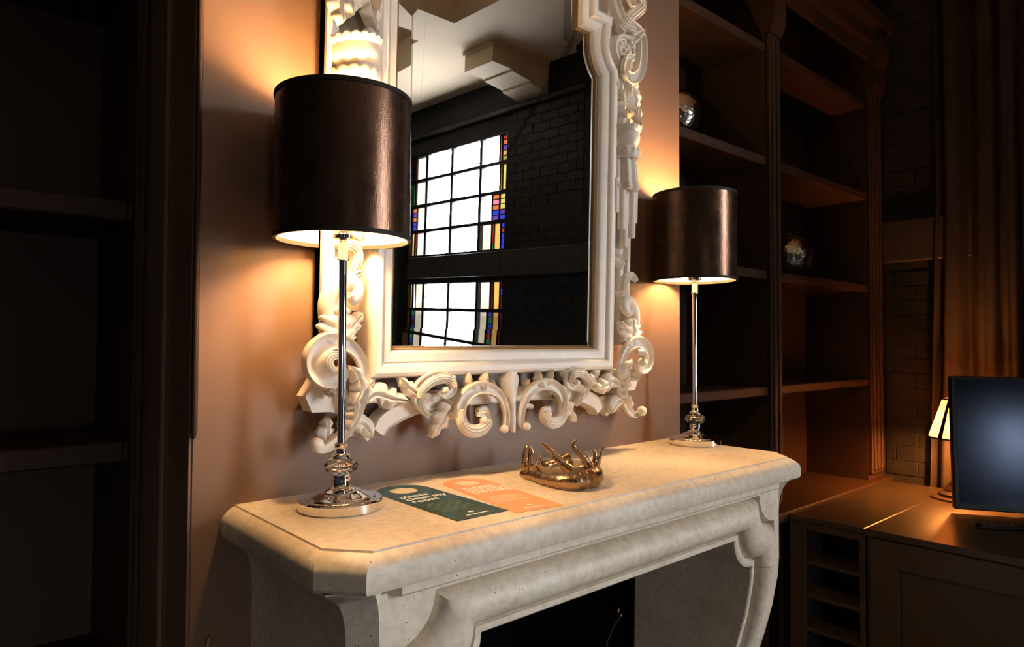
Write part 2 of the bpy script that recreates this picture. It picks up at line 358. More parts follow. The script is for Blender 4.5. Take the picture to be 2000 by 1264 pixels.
# ================================================================== BOOKCASES
def bookcase_right():
    t = thing('bookcase', 'tall brown painted built-in bookcase with open bays beside the brick wall', 'bookcase', (0, 0, 0), 0, 'bookcases either side of the fireplace')
    x0, x1 = BR+0.02, XR-0.012; zt = 3.36
    MB().box((x0, YB+0.36, 0.0), (x1, YB+0.385, zt)).make('back_panel', M['joinery'], t)
    mids = [(x0, x0+0.05), (2.98, 3.078), (4.135, x1)]
    for a, b_ in mids:
        mb = MB(); mb.box((a, YB, 0), (b_, YB+0.36, zt))
        mb.make('upright', M['joinery'], t)
    def fluted(a, b_, n, z0, z1):
        mb = MB(); mb.cbox((a-0.004, YB-0.022, z0), (b_+0.004, YB-0.001, z1), 0.004)
        wd = (b_-a)/n
        for i in range(n): mb.cbox((a+wd*(i+0.2), YB-0.032, z0+0.02), (a+wd*(i+0.8), YB-0.018, z1-0.02), 0.004)
        return mb.make('fluted_pilaster', M['joinery'], t)
    fluted(2.985, 3.073, 2, 0.70, 2.9); fluted(4.145, 4.30, 3, 0.70, 2.93)
    # bracket at the head of the middle upright
    poly = [(YB, 2.90), (YB-0.03, 2.90), (YB-0.05, 2.95), (YB-0.055, 3.0), (YB-0.05, 3.05), (YB-0.075, 3.12), (YB-0.085, 3.2), (YB, 3.2)]
    for a, b_ in ((2.975, 3.083), (4.15, 4.30)): MB().prism([(p[0], p[1]) for p in poly], a, b_, 0).make('bracket', M['joinery'], t)
    # cornice
    prof = [(YB, 3.10), (YB-0.02, 3.10), (YB-0.02, 3.17), (YB-0.045, 3.19), (YB-0.045, 3.26), (YB-0.08, 3.30), (YB-0.09, 3.36), (YB, 3.36)]
    MB().prism(prof, x0, x1, 0).make('cornice', M['joinery'], t)
    for z in (1.227, 1.765, 2.297, 2.833):
        for a, b_ in ((x0+0.05, 2.98), (3.078, 4.135)):
            mb = MB(); mb.cbox((a, YB+0.005, z-0.018), (b_, YB+0.36, z+0.018), 0.003); s = mb.make('shelf', M['joinery'], t)
            MB().cbox((a, YB-0.003, z-0.021), (b_, YB+0.006, z+0.021), 0.004).make('shelf_lipping', M['joinery'], s)
    MB().box((x0, YB, 0), (x1, YB+0.36, 0.62)).make('base_cupboard', M['joinery'], t)
    MB().cbox((x0, YB-0.05, 0.62), (x1, YB+0.36, 0.665), 0.008).make('base_ledge', M['joinery'], t)
    MB().cbox((x0, YB-0.0515, 0.645), (x1, YB-0.045, 0.667), 0.002).make('ledge_lipping', M['joinery'], t)
    return t
bookcase_right()
def bookcase_left():
    t = thing('bookcase', 'very dark open bookcase in the alcove left of the fireplace', 'bookcase', (0, 0, 0), 0, 'bookcases either side of the fireplace')
    x0, x1 = -1.6, BL-0.001; zt = 3.36
    MB().box((x0, YB+0.36, 0), (x1, YB+0.385, zt)).make('back_panel', M['joinery'], t)
    for a, b_ in ((x0, x0+0.04), (x1-0.03, x1), (-0.75, -0.71)): MB().box((a, YB, 0), (b_, YB+0.36, zt)).make('upright', M['joinery'], t)
    MB().cbox((x1-0.026, YB-0.014, 0.0), (x1-0.012, YB, zt), 0.004).make('stile_moulding', M['joinery'], t)
    for z in (0.72, 1.222, 1.718, 2.25, 2.80):
        for a, b_ in ((x0+0.04, -0.75), (-0.71, x1-0.03)):
            s = MB().cbox((a, YB+0.012, z-0.018), (b_, YB+0.36, z+0.018), 0.003).make('shelf', M['joinery'], t)
            MB().cbox((a, YB+0.002, z-0.021), (b_-0.012, YB+0.013, z+0.021), 0.004).make('shelf_lipping', M['joinery'], s)
    MB().box((x0, YB, 0), (x1, YB+0.36, 0.2)).make('plinth', M['joinery'], t)
    MB().box((x0, YB-0.08, 3.25), (x1, YB+0.36, zt)).make('cornice', M['joinery'], t)
bookcase_left()
# ================================================================== MANTEL
MC = 1.125
mantel = thing('fireplace_mantel', 'pale limestone fireplace surround with thick clipped-corner shelf and roll moulding', 'mantel', (MC, 0, 0))
def plan(hw, yf, cx, cyy):          # clipped-corner plan, from left back round the front to right back
    return [(-hw, 0.0), (-hw, yf+cyy), (-hw+cx, yf), (hw-cx, yf), (hw, yf+cyy), (hw, 0.0)]
rings = []
for hw, yf, z in ((0.668, -0.410, 1.150), (0.6695, -0.4115, 1.1470), (0.674, -0.415, 1.1455), (0.683, -0.424, 1.139), (0.690, -0.431, 1.131), (0.693, -0.434, 1.122), (0.693, -0.434, 1.102), (0.690, -0.431, 1.096), (0.60, -0.35, 1.095)):
    rings.append([(x, y, z) for x, y in plan(hw, yf, 0.05, 0.060)])
mb = MB(); mb.loft(rings, True, True, True); mb.make('shelf_slab', M['stone'], mantel, 28)
mb = MB(); rings = [[(x, y, z) for x, y in plan(hw, yf, 0.03, 0.03)] for hw, yf, z in ((0.600, -0.411, 1.096), (0.600, -0.411, 1.076), (0.597, -0.407, 1.072), (0.59, -0.39, 1.072))]
mb.loft(rings, True, True, True); mb.make('bed_moulding', M['stone'], mantel, 30)
YF = -0.395
def ypush(y, z):                   # console legs swing back below the shoulder
    t = smooth01((0.90-z)/0.55); return y*(1-0.30*t)
def outline(xi, zi, r, xo=None):   # right half: centre -> shoulder (convex quarter) -> down the leg
    pts = [(0.0, zi), (xi*0.5, zi), (xi-r-0.03, zi)]
    cxx, czz = xi, zi
    for k in range(9):
        a = PI + (PI/2)*k/8; pts.append((cxx+r*math.cos(a), czz+r*math.sin(a)))
    return pts
def legpts(x, ztop): return [(x, ztop), (x, 0.84), (x, 0.76), (x, 0.68), (x, 0.6), (x, 0.5), (x, 0.4), (x, 0.25), (x, 0.0)]
SEAM = 0.884
steps = [(0, 0.0, None), (0, -0.378, None), (0.012, -0.386, None), (0.016, -0.378, None), (0.022, -0.374, None)]
nroll = 10
prof = [(0.0, -0.02), (0.0, -0.383), (0.003, -0.386), (0.013, -0.386), (0.016, -0.374)]
for k in range(nroll+1):
    a = PI*k/nroll; prof.append((0.018 + 0.036*(1-math.cos(a)), -0.372 - 0.042*math.sin(a)))
prof += [(0.094, -0.382), (0.098, YF)]
XI, ZI, RI = 0.475, 0.965, 0.078
top_rings, leg_rings = [], []
for d, y in prof:
    f = d/0.098; r = RI - 0.004*f
    o = outline(XI+d, ZI+d, r)
    full = [(-x, z) for x, z in reversed(o[1:])] + o
    zend = o[-1][1]
    lp = [(XI+d, min(SEAM, zend-0.001)-0.001)] + legpts(XI+d, 0.87)[1:]
    full = [(-(XI+d), SEAM)] + full + [(XI+d, SEAM)]
    top_rings.append([(x, ypush(y, z), z) for x, z in full]); leg_rings.append([(x, ypush(y, z), z) for x, z in lp])
XO = 0.598
fr = top_rings[-1]; n = len(fr); last = []
for i, (x, y, z) in enumerate(fr):
    if z <= SEAM+1e-6: last.append((math.copysign(XO, x), YF, SEAM))
    elif abs(x) < XI+0.098-(RI-0.004)-0.02: last.append((x*XO/(XI+0.05), YF, 1.078))
    else:
        k = (ZI+0.098-z)/(RI-0.004); last.append((math.copysign(XO, x), YF, 1.078 + (ZI+0.098-RI+0.012-1.078)*k))
top_rings.append(last)
MB().loft(top_rings, False).make('lintel', M['stone'], mantel, 40)
zs = [p[2] for p in leg_rings[0]]
leg_rings.append([(XO, ypush(YF, z), z) for z in zs])
def leg(sg):
    mb = MB(); mb.loft([[(sg*x, y, z) for x, y, z in r] for r in leg_rings], False)
    mb.make('leg', M['stone'], mantel, 40)
    # cheek: side, chamfer and cove up to the shelf
    mb = MB(); rings = []
    for z, o in ((0, 0), (0.25, 0), (0.4, 0), (0.5, 0), (0.6, 0), (0.68, 0), (0.76, 0), (0.84, 0), (0.90, 0), (1.0, 0), (1.03, 0.002), (1.05, 0.007), (1.068, 0.016), (1.082, 0.03), (1.092, 0.046), (1.097, 0.048)):
        rings.append([(sg*(0.635+o), 0.0, z), (sg*(0.635+o), ypush(-0.362-o*0.6, z), z), (sg*(XO+o*0.5), ypush(YF-o*0.5 if z > 1.0 else YF, z), z), (sg*XO*0.98, ypush(YF+0.01, z), z)])
    mb.loft(rings, False); mb.make('cheek', M['stone'], mantel, 40)
leg(1); leg(-1)
# ================================================================== LAMPS
def make_lamp(label):
    t = thing('table_lamp', label, 'lamp', group=None)
    base = [(0.0001, 0), (0.073, 0), (0.0745, 0.002), (0.0745, 0.0165), (0.0725, 0.019), (0.063, 0.0200), (0.061, 0.0225), (0.056, 0.0230), (0.050, 0.0245), (0.043, 0.0275), (0.0365, 0.0300), (0.035, 0.0325), (0.030, 0.0335), (0.023, 0.0365), (0.0175, 0.0400), (0.0155, 0.0440), (0.0150, 0.0490), (0.0172, 0.0505), (0.0172, 0.0540), (0.0150, 0.0555), (0.0165, 0.0575), (0.0165, 0.0605), (0.0001, 0.0610)]
    MB().lathe(base, 48).make('base', M['chrome'], t, 35)
    # faceted crystal
    mb = MB(); rr = []
    for i, (r, z) in enumerate(((0.014, 0.0605), (0.024, 0.0645), (0.030, 0.0715), (0.030, 0.0785), (0.023, 0.0860), (0.013, 0.0905))):
        rr.append([(r*math.cos(2*PI*(j+0.5*(i % 2))/12), r*math.sin(2*PI*(j+0.5*(i % 2))/12), z) for j in range(12)])
    mb.loft(rr, True, True, True); mb.make('crystal', M['crystal'], t)
    neck = [(0.012, 0.0895), (0.0175, 0.0905), (0.0165, 0.0940), (0.0105, 0.0990), (0.0090, 0.1060), (0.0112, 0.1090), (0.0118, 0.1140), (0.0095, 0.1170), (0.0001, 0.1180)]
    MB().lathe([(0.0001, 0.0895)] + neck, 32).make('neck', M['chrome'], t, 35)
    MB().lathe([(0.0001, 0.1165), (0.0072, 0.1165), (0.0072, 0.448), (0.0001, 0.448)], 20).make('stem', M['chrome'], t, 35)
    MB().lathe([(0.0001, 0.446), (0.0105, 0.446), (0.0105, 0.449), (0.0095, 0.451), (0.0095, 0.480), (0.006, 0.483), (0.006, 0.484), (0.019, 0.486), (0.020, 0.493), (0.014, 0.499), (0.014, 0.545), (0.0001, 0.545)], 28).make('socket', M['chrome'], t, 35)
    R, z0, z1 = 0.121, 0.487, 0.738
    MB().loft([[(r*math.cos(2*PI*j/64), r*math.sin(2*PI*j/64), z) for j in range(64)] for r, z in ((R, z0), (R, z0+0.08), (R, z0+0.16), (R, z1))]).make('shade', M['velvet'], t, 40)
    MB().loft([[(r*math.cos(2*PI*j/64), r*math.sin(2*PI*j/64), z) for j in range(64)] for r, z in ((R-0.0025, z0), (R-0.0025, z1))]).make('lining', M['lining'], t, 40)
    for z in (z0, z1):
        MB().lathe([(R-0.004, z-0.004), (R+0.0018, z-0.004), (R+0.0022, z), (R+0.0018, z+0.004), (R-0.004, z+0.004), (R-0.004, z-0.004)], 64).make('shade_trim', M['trim'], t, 50)
    sp = MB()
    for k in range(3):
        a = 2*PI*k/3+0.4; sp.tube([(0.014*math.cos(a), 0.014*math.sin(a), 0.50), (0.07*math.cos(a), 0.07*math.sin(a), 0.515), ((R-0.003)*math.cos(a), (R-0.003)*math.sin(a), 0.50)], 0.0014, 6)
    sp.make('spider', M['chrome'], t, 40)
    b = MB(); b.lathe([(0.0001, 0.545), (0.013, 0.545), (0.016, 0.56), (0.020, 0.585), (0.022, 0.62), (0.021, 0.65), (0.018, 0.675), (0.010, 0.690), (0.0001, 0.694)], 20); b.make('bulb', M['bulb'], t, 60)
    return t
PL, PR = onz(665, 992, ZM), onz(1375, 866, ZM)
lampL = make_lamp('chrome lamp with brown velvet drum shade beside the green door hanger'); lampL.location = (PL.x, PL.y, ZM); lampL.rotation_euler.z = 0.3
lampL['group'] = 'matching lamps on the mantel'
lampR = copy_tree(lampL); lampR['label'] = 'chrome lamp with brown velvet drum shade on the mantel end by the bookcase'; lampR.location = (PR.x-0.03, PR.y+0.01, ZM); lampR.rotation_euler.z = 1.7
# ================================================================== DOOR HANGERS
def text_mesh(s, size, name, mat, parent, x, y, z, spacing=0.86, bold=0.0005):
    cu = bpy.data.curves.new('text', 'FONT'); cu.body = s; cu.size = size; cu.space_line = spacing; cu.offset = bold; cu.extrude = 0.00008; cu.resolution_u = 3
    o = bpy.data.objects.new('text', cu); COL.objects.link(o)
    dg = bpy.context.evaluated_depsgraph_get(); me = bpy.data.meshes.new_from_object(o.evaluated_get(dg)); bpy.data.objects.remove(o)
    me.materials.clear(); me.materials.append(mat)
    q = link(name, me, parent); q.location = (x, y, z); return q
def hanger(label, mat, corner_bl, corner_br, top, lines, tmat, lmat, small):
    w_ = (corner_br-corner_bl).length; ang = math.atan2(corner_br.y-corner_bl.y, corner_br.x-corner_bl.x)
    h = 0.0; ux = (corner_br-corner_bl).normalized(); uy = Vector((-ux.y, ux.x, 0)); h = (top-corner_bl).dot(uy)
    t = thing('door_hanger', label, 'door hanger', (corner_bl.x, corner_bl.y, ZM), ang, 'door hangers on the mantel')
    R = w_/2; cx, cyy = R, h-R; N = 40
    hole = (cx, cyy+0.004, R*0.50)
    outer = [(0.0, 0.0), (w_, 0.0)] + [(cx+R*math.cos(PI*k/24), cyy+R*math.sin(PI*k/24)) for k in range(25)]
    bm = bmesh.new(); zt = 0.0012
    def ring(pts): 
        vs = [bm.verts.new((x, y, zt)) for x, y in pts]; return [bm.edges.new((vs[i], vs[(i+1) % len(vs)])) for i in range(len(vs))]
    e = ring(outer) + ring([(hole[0]+hole[2]*math.cos(-2*PI*k/28), hole[1]+hole[2]*math.sin(-2*PI*k/28)) for k in range(28)])
    bmesh.ops.triangle_fill(bm, use_beauty=True, edges=e)
    r = bmesh.ops.extrude_face_region(bm, geom=bm.faces[:])
    for v in r['geom']:
        if isinstance(v, bmesh.types.BMVert): v.co.z = 0.0002
    bmesh.ops.recalc_face_normals(bm, faces=bm.faces[:])
    me = bpy.data.meshes.new('card'); bm.to_mesh(me); bm.free(); me.materials.append(mat); link('card', me, t)
    z = zt+0.0001
    text_mesh(lines, w_*0.225, 'lettering', tmat, t, w_*0.12, h-w_*1.02, z)
    mb = MB()
    for k in range(small): mb.box((w_*0.14, h*0.40-k*h*0.034, z), (w_*(0.80 if k % 3 else 0.68), h*0.40-k*h*0.034+h*0.011, z+0.0002))
    mb.make('small_print', lmat, t)
    mb = MB(); mb.lathe([(0.0001, 0), (w_*0.06, 0), (w_*0.06, 0.0002), (0.0001, 0.0002)], 16, (w_*0.5, h*0.115, z), 1, 0.5)
    mb.box((w_*0.30, h*0.055, z), (w_*0.72, h*0.066, z+0.0002)); mb.make('emblem', tmat, t)
    return t
hanger('dark green door hanger reading please clean my room', M['card_green'], onz(893, 1019, ZM), onz(993, 998, ZM), onz(800, 945, ZM), 'please\nclean my\nroom', M['white_print'], M['faint_print'], 7)
hanger('orange door hanger with pale lettering asking not to disturb', M['card_orange'], onz(1008, 1003, ZM), onz(1101, 988, ZM), onz(905, 935, ZM), 'PLEASE\nDO NOT\nDISTURB', M['white_print'], M['pale_print'], 5)
# ================================================================== ANTLER BOWL
def antler_bowl():
    c = onz(1098, 926, ZM); c.z = ZM
    t = thing('antler_bowl', 'small brass bowl ringed with upright antler tines', 'bowl', c)
    MB().lathe([(0.0001, 0.006), (0.05, 0.006), (0.058, 0.014), (0.062, 0.024), (0.059, 0.024), (0.054, 0.016), (0.048, 0.010), (0.0001, 0.009)], 32).make('dish', M['pearl'], t, 40)
    def A(px, py, dist=None, hgt=0.0):   # point in local coordinates at a height above the shelf
        p = onz(px, py, ZM+hgt); return Vector((p.x-c.x, p.y-c.y, hgt))
    def U(px, py, ref):                  # point straight over/near ref at the depth of ref
        d = ray(px, py); k = (Vector((ref.x+c.x, ref.y+c.y, ZM)) - CAM).dot(fw)/d.dot(fw); p = CAM + d*k
        return Vector((p.x-c.x, p.y-c.y, p.z-ZM))
    def Z(X, Y): return 1000+X/10, 840+Y/10
    def stroke(name, pts, r0, r1, ref, swell=0.0):
        P = [U(*Z(*p), ref) for p in pts]; P = catmull(P, 6); n = len(P)
        P = [Vector((q.x, q.y, max(q.z, r0*1.1))) for q in P]
        rad = [(r0+(r1-r0)*(i/(n-1))**0.9) for i in range(n)]
        mb = MB(); mb.tube(P, rad, 10); return mb.make(name, M['antler'], t, 60)
    f1 = A(*Z(1000, 960)); f2 = A(*Z(500, 900)); f3 = A(*Z(1550, 950)); bk = A(*Z(1000, 760)); lf = A(*Z(280, 860))
    # main beams: front, left, right, back
    fr = [A(*Z(1420, 1000), hgt=0.018), A(*Z(1180, 1000), hgt=0.019), A(*Z(900, 990), hgt=0.017), A(*Z(620, 950), hgt=0.014), A(*Z(400, 890), hgt=0.012), A(*Z(200, 860), hgt=0.010)]
    fr2 = catmull([p + Vector((0, 0, 0.0)) for p in fr], 6)
    def beam(P, r0, r1):
        n = len(P); mb = MB(); rad = [max(0.006, (r0+(r1-r0)*i/(n-1))*(1+0.08*math.sin(i*1.9))) for i in range(n)]
        P = [Vector((p.x, p.y, max(p.z, rad[i]*1.02))) for i, p in enumerate(P)]
        ridge = [random.uniform(-1, 1) for _ in range(22)]
        mb.tube(P, rad, 22, True, lambda i, j: 1 + 0.055*ridge[j] + 0.03*math.sin(i*0.9+j*1.7)); o = mb.make('antler_beam', M['antler'], t, 60); return o
    beam(fr2, 0.0185, 0.0075)
    beam(catmull([A(*Z(1520, 960), hgt=0.02), A(*Z(1640, 880), hgt=0.02), A(*Z(1560, 760), hgt=0.018), A(*Z(1350, 740), hgt=0.016)], 6), 0.019, 0.011)
    beam(catmull([A(*Z(1150, 640), hgt=0.016), A(*Z(900, 650), hgt=0.015), A(*Z(650, 700), hgt=0.014), A(*Z(420, 790), hgt=0.012)], 6), 0.014, 0.010)
    # tines
    stroke('tine', [(400, 850), (360, 740), (365, 560), (385, 420), (340, 320)], 0.009, 0.0045, lf)
    stroke('tine', [(290, 850), (255, 700), (265, 520), (285, 380), (320, 320)], 0.010, 0.005, lf)
    stroke('tine', [(760, 840), (640, 720), (570, 600), (510, 465)], 0.010, 0.0028, f2)
    stroke('tine', [(1150, 790), (1000, 680), (840, 500), (690, 350), (570, 245)], 0.012, 0.0035, f1)
    stroke('tine', [(1500, 700), (1380, 520), (1260, 400), (1200, 280), (1270, 180)], 0.010, 0.0032, f3)
    stroke('tine', [(1590, 700), (1620, 600), (1620, 460), (1575, 355)], 0.008, 0.0028, f3)
    stroke('tine', [(1600, 780), (1660, 660), (1720, 500), (1790, 320)], 0.010, 0.003, f3)
    stroke('tine', [(900, 640), (1000, 560), (1130, 480)], 0.011, 0.010, bk)
antler_bowl()
# ================================================================== MIRROR
TILT = math.radians(1.3)
MO = Vector((1.072, -0.003, 1.20))
mirror = thing('wall_mirror', 'large wall mirror in an ornate cream frame of leaves and scrolls', 'mirror', MO)
mirror.rotation_euler = (TILT, 0, 0)
_ez = Vector((0, -math.sin(TILT), math.cos(TILT))); _ey = Vector((0, math.cos(TILT), math.sin(TILT)))
def PX(px, py, w_):
    d = ray(px, py); t = ((MO - _ey*w_ - CAM).dot(_ey))/d.dot(_ey); p = CAM + d*t - MO
    return Vector((p.x, p.dot(_ez)))
def off(path, d, closed):
    n = len(path); out = []
    for i, p in enumerate(path):
        a = path[i-1] if (closed or i > 0) else None; b_ = path[(i+1) % n] if (closed or i < n-1) else None
        t1 = (p-a).normalized() if a is not None else None; t2 = (b_-p).normalized() if b_ is not None else None
        if t1 is None: t1 = t2
        if t2 is None: t2 = t1
        n1 = Vector((t1.y, -t1.x)); n2 = Vector((t2.y, -t2.x)); m_ = (n1+n2); m_ = m_/max(1e-6, m_.length); k = max(0.35, m_.dot(n1))
        out.append(p + m_*(d/k))
    return out
# sight edge of the moulding, right half from the bottom centre upwards
ib = PX(1168, 684, 0.05); GU, GV = 0.5*(ib.x - PX(764, 684, 0.05).x), ib.y
sh0 = PX(1181, 148, 0.05).y; ros = Vector((GU+0.075, sh0+0.085))
half = [Vector((0.0, GV)), Vector((GU, GV)), Vector((GU, sh0))]
R_ = (ros-half[-1]).length; a0 = math.atan2(sh0-ros.y, GU-ros.x)
for k in range(1, 11): 
    a = a0 - k/10*math.radians(62); half.append(Vector((ros.x+R_*math.cos(a), ros.y+R_*math.sin(a))))
e = half[-1]; half += [Vector((e.x-0.05, e.y+0.0)), Vector((e.x-0.05, e.y+0.30)), Vector((0.0, e.y+0.30))]
sight = [Vector((p.x, p.y)) for p in half[1:-1]] ; sight = sight + [Vector((-p.x, p.y)) for p in reversed(sight)]
# counter-clockwise; outward offset is +d
prof = [(-0.003, 0.0), (-0.003, 0.040), (0.0, 0.046), (0.004, 0.050), (0.020, 0.055), (0.023, 0.052), (0.026, 0.058), (0.033, 0.064), (0.043, 0.065), (0.050, 0.061), (0.054, 0.052), (0.054, 0.0)]
mb = MB(); mb.loft([[(p.x, -h, p.y) for p in off(sight, d, True)] for d, h in prof]); mb.make('moulding', M['frame'], mirror, 35)
mb = MB(); mb.loft([[(p.x, -h, p.y) for p in off(sight, d, True)] for d, h in ((-0.011, 0.0), (-0.011, 0.034), (-0.008, 0.037), (-0.004, 0.034), (-0.004, 0.0))]); mb.make('gilt_slip', M['slip'], mirror, 35)
g0 = off(sight, -0.007, True); g1 = off(sight, -0.050, True)
mb = MB(); mb.loft([[(p.x, -0.02865, p.y) for p in g0], [(p.x, -0.030, p.y) for p in g1]])
mb.make('bevel', M['mirror'], mirror)
bm = bmesh.new(); bm.faces.new([bm.verts.new((p.x, -0.030, p.y)) for p in g1]); bmesh.ops.triangulate(bm, faces=bm.faces[:])
me = bpy.data.meshes.new('glass'); bm.to_mesh(me); bm.free(); me.materials.append(M['mirror']); link('glass', me, mirror)
bo = off(sight, 0.052, True); mb = MB(); mb.prism([(p.x, p.y) for p in bo], -0.026, -0.001); mb.make('backing_board', M['wood_dark'], mirror)
def FR(mb, name, ang=50): return mb.make(name, M['frame'], mirror, ang)
FM = lambda P, sg: [Vector((sg*p.x, p.y)) for p in P]
def sect(top):   # top profile (s, r) closed by a rounded underside
    return top + [(0.86, 0.0), (0.5, -0.28), (0.0, -0.36), (-0.5, -0.28), (-0.86, 0.0)]
GOUGE = sect([(-1, 0.38), (-0.98, 0.72), (-0.86, 1.0), (-0.72, 0.96), (-0.56, 0.66), (-0.3, 0.44), (0, 0.36), (0.3, 0.44), (0.56, 0.66), (0.72, 0.96), (0.86, 1.0), (0.98, 0.72), (1, 0.38)])
ROUND = sect([(-1, 0.3), (-0.95, 0.52), (-0.8, 0.74), (-0.5, 0.93), (0, 1.0), (0.5, 0.93), (0.8, 0.74), (0.95, 0.52), (1, 0.3)])
RIB = sect([(-1, 0.35), (-0.92, 0.75), (-0.76, 0.86), (-0.62, 0.62), (-0.48, 0.92), (-0.3, 0.98), (-0.14, 0.7), (0, 1.0), (0.16, 1.0), (0.3, 0.7), (0.48, 0.95), (0.64, 0.9), (0.76, 0.62), (0.9, 0.74), (1, 0.35)])
RAIL = [(-1, -0.6), (-1, 0.75), (-0.86, 1.0), (-0.7, 0.8), (0.7, 0.8), (0.86, 1.0), (1, 0.75), (1, -0.6)]
def scroll(pts, wd, h0, h1, section=GOUGE, n=8, thick=0.03):
    """carved ribbon along pts (u,v); wd = widths along it; h0..h1 relief top at start/end"""
    P = catmull(pts, n); N = len(P); rings = []
    W = catmull([Vector((x, 0)) for x in wd], 12)
    for i, p in enumerate(P):
        t = i/(N-1); tan = (P[min(i+1, N-1)]-P[max(i-1, 0)]).normalized(); nn = Vector((-tan.y, tan.x))
        ww = W[min(len(W)-1, int(t*(len(W)-1)))].x*0.5; hh = h0+(h1-h0)*t
        th = min(thick, max(0.012, 1.25*ww)); bb = hh-th
        rings.append([(p.x+nn.x*s*ww, -(bb+th*r), p.y+nn.y*s*ww) for s, r in section])
    return MB().loft(rings, True, True, True)
def leaf(pts, width, lobes, base, h, curl=0.0, cut=0.55, skew=0.16, blunt=0.0):
    """acanthus leaf: fluted lobes on both sides of a sunk midrib"""
    P = catmull(pts, 10); N = 16*lobes+6; ns = 17; top = []
    def at(t):
        x = max(0, min(1, t))*(len(P)-1); i = min(int(x), len(P)-2); return P[i].lerp(P[i+1], x-i)
    for i in range(N):
        t = i/(N-1); ph = (t*lobes) % 1.0 if t < 1 else 1.0
        env = max(math.sin(PI*min(1, (t*0.84+0.16)))**0.8, blunt*(1-t)**0.5*0.95)
        if t > 0.97: env *= max(0.05, (1-t)/0.03)
        lob = (1-cut) + cut*(math.sin(PI*min(1.0, ph**0.8))**0.6)
        hw = width*0.5*env; row = []
        tan = (at(min(1, t+0.03))-at(max(0, t-0.03))).normalized(); nn = Vector((-tan.y, tan.x))
        for j in range(ns):
            s = -1+2*j/(ns-1); a = abs(s); k = 1-(1-lob)*a**1.5
            c0 = at(t + skew*a*(1-t)**0.7)
            rel = 0.62+0.38*math.cos(s*PI/2) - 0.34*math.exp(-(s/0.11)**2)
            rel += 0.24*(math.sin(PI*ph)**1.2-0.55)*a**0.7
            ww = base+(h-base)*max(0.1, rel) + curl*t*t
            row.append((c0.x+nn.x*s*hw*k, -ww, c0.y+nn.y*s*hw*k))
        top.append(row)
    mb = MB(); rings = []
    for i, row in enumerate(top):
        under = [(x, min(-0.004, y+0.010+0.008*(1-abs(-1+2*j/(ns-1)))), z) for j, (x, y, z) in enumerate(row)]
        rings.append(row + under[::-1])
    return mb.loft(rings, True, True, True)
def volute_ball(p, r, h): return MB().ball((p.x, -(h-r*0.7), p.y), r, 1, 1, 1)
def both(fn, name, ang=50):
    for sg in (1, -1): FR(fn(sg), name, ang)
W_ = 0.07
def z3(L, w_=W_): return [PX(860+X/4.514, 620+Y/4.514, w_) for X, Y in L]        # bottom rail close-up
def z4(L, w_=W_): return [PX(590+X/4.513, 620+Y/4.513, w_) for X, Y in L]        # left corner close-up
def z5(L, w_=W_): return [PX(600+X/6.32, 460+Y/6.32, w_) for X, Y in L]          # left stile close-up
def zr(L, w_=W_): return [PX(1060+X/3.51, 0+Y/3.51, w_) for X, Y in L]           # right shoulder close-up
axis = z3([(610, 560)])[0].x
def cen(L, sg, w_=W_): return [Vector((sg*(p.x-axis), p.y)) for p in z3(L, w_)]
def cor(L, sg, w_=W_): return [Vector((-sg*p.x, p.y)) for p in z4(L, w_)]        # read on the left, sg=1 -> right
def sid(L, sg, w_=W_): return [Vector((-sg*p.x, p.y)) for p in z5(L, w_)]
def shd(L, sg, w_=W_): return [Vector((sg*p.x, p.y)) for p in zr(L, w_)]
def wpx(z, s=4.514): return z/s*0.00102                                          # close-up width to metres
# --- bottom: arched rail
def rail(sg):
    tip = cor([(615, 1140)], sg, 0.05)[0]
    pts = [Vector((0, tip.y+0.086)), Vector((sg*0.13, tip.y+0.086)), Vector((sg*0.24, tip.y+0.078)), Vector((sg*0.32, tip.y+0.052)), Vector((tip.x-sg*0.02, tip.y+0.026))]
    return scroll(pts, [0.036, 0.038, 0.04, 0.04, 0.034], 0.048, 0.046, RAIL)
both(rail, 'bottom_rail', 30)
def rail2(sg):
    tip = cor([(615, 1140)], sg, 0.05)[0]; q = cor([(560, 1000), (480, 960), (380, 1010)], sg, 0.05)
    return scroll([tip+Vector((0, 0.016))] + [q[0], q[1], q[2]], [0.02, 0.036, 0.04, 0.03], 0.046, 0.05, RAIL)
both(rail2, 'bracket_rail', 30)
# --- bottom centre
FR(scroll([Vector((0, p.y)) for p in z3([(610, 480), (610, 560), (608, 660), (606, 780), (606, 900), (606, 1015)])], [wpx(150), wpx(262), wpx(190), wpx(90), wpx(70), wpx(76), wpx(50)], 0.070, 0.078, ROUND), 'centre_drop')
def c_scroll(sg):
    P = cen([(700, 985), (668, 930), (680, 800), (735, 670), (830, 600), (930, 595), (1010, 660), (1035, 770), (1000, 880), (915, 925), (850, 890), (855, 815), (915, 800)], sg)
    return scroll(P, [wpx(50), wpx(70), wpx(85), wpx(120), wpx(135), wpx(130), wpx(120), wpx(110), wpx(95), wpx(70), wpx(40)], 0.078, 0.088, GOUGE)
both(c_scroll, 'scroll')
both(lambda sg: scroll(cen([(1040, 740), (1035, 830), (990, 905), (915, 930), (855, 895), (850, 850)], sg), [wpx(50), wpx(95), wpx(125), wpx(130), wpx(105), wpx(60)], 0.090, 0.096, RIB), 'scroll_curl')
both(lambda sg: scroll(cen([(1285, 620), (1270, 560), (1205, 500), (1125, 500), (1095, 560)], sg), [wpx(40), wpx(75), wpx(95), wpx(90), wpx(50)], 0.080, 0.092, RIB), 'scroll_curl')
both(lambda sg: volute_ball(cen([(700, 962)], sg)[0], wpx(44), 0.088), 'bead')
both(lambda sg: volute_ball(cen([(880, 850)], sg)[0], wpx(40), 0.092), 'bead')
both(lambda sg: scroll(cen([(840, 800), (780, 790), (745, 830)], sg), [wpx(60), wpx(70), wpx(50)], 0.05, 0.05, ROUND), 'tendril')
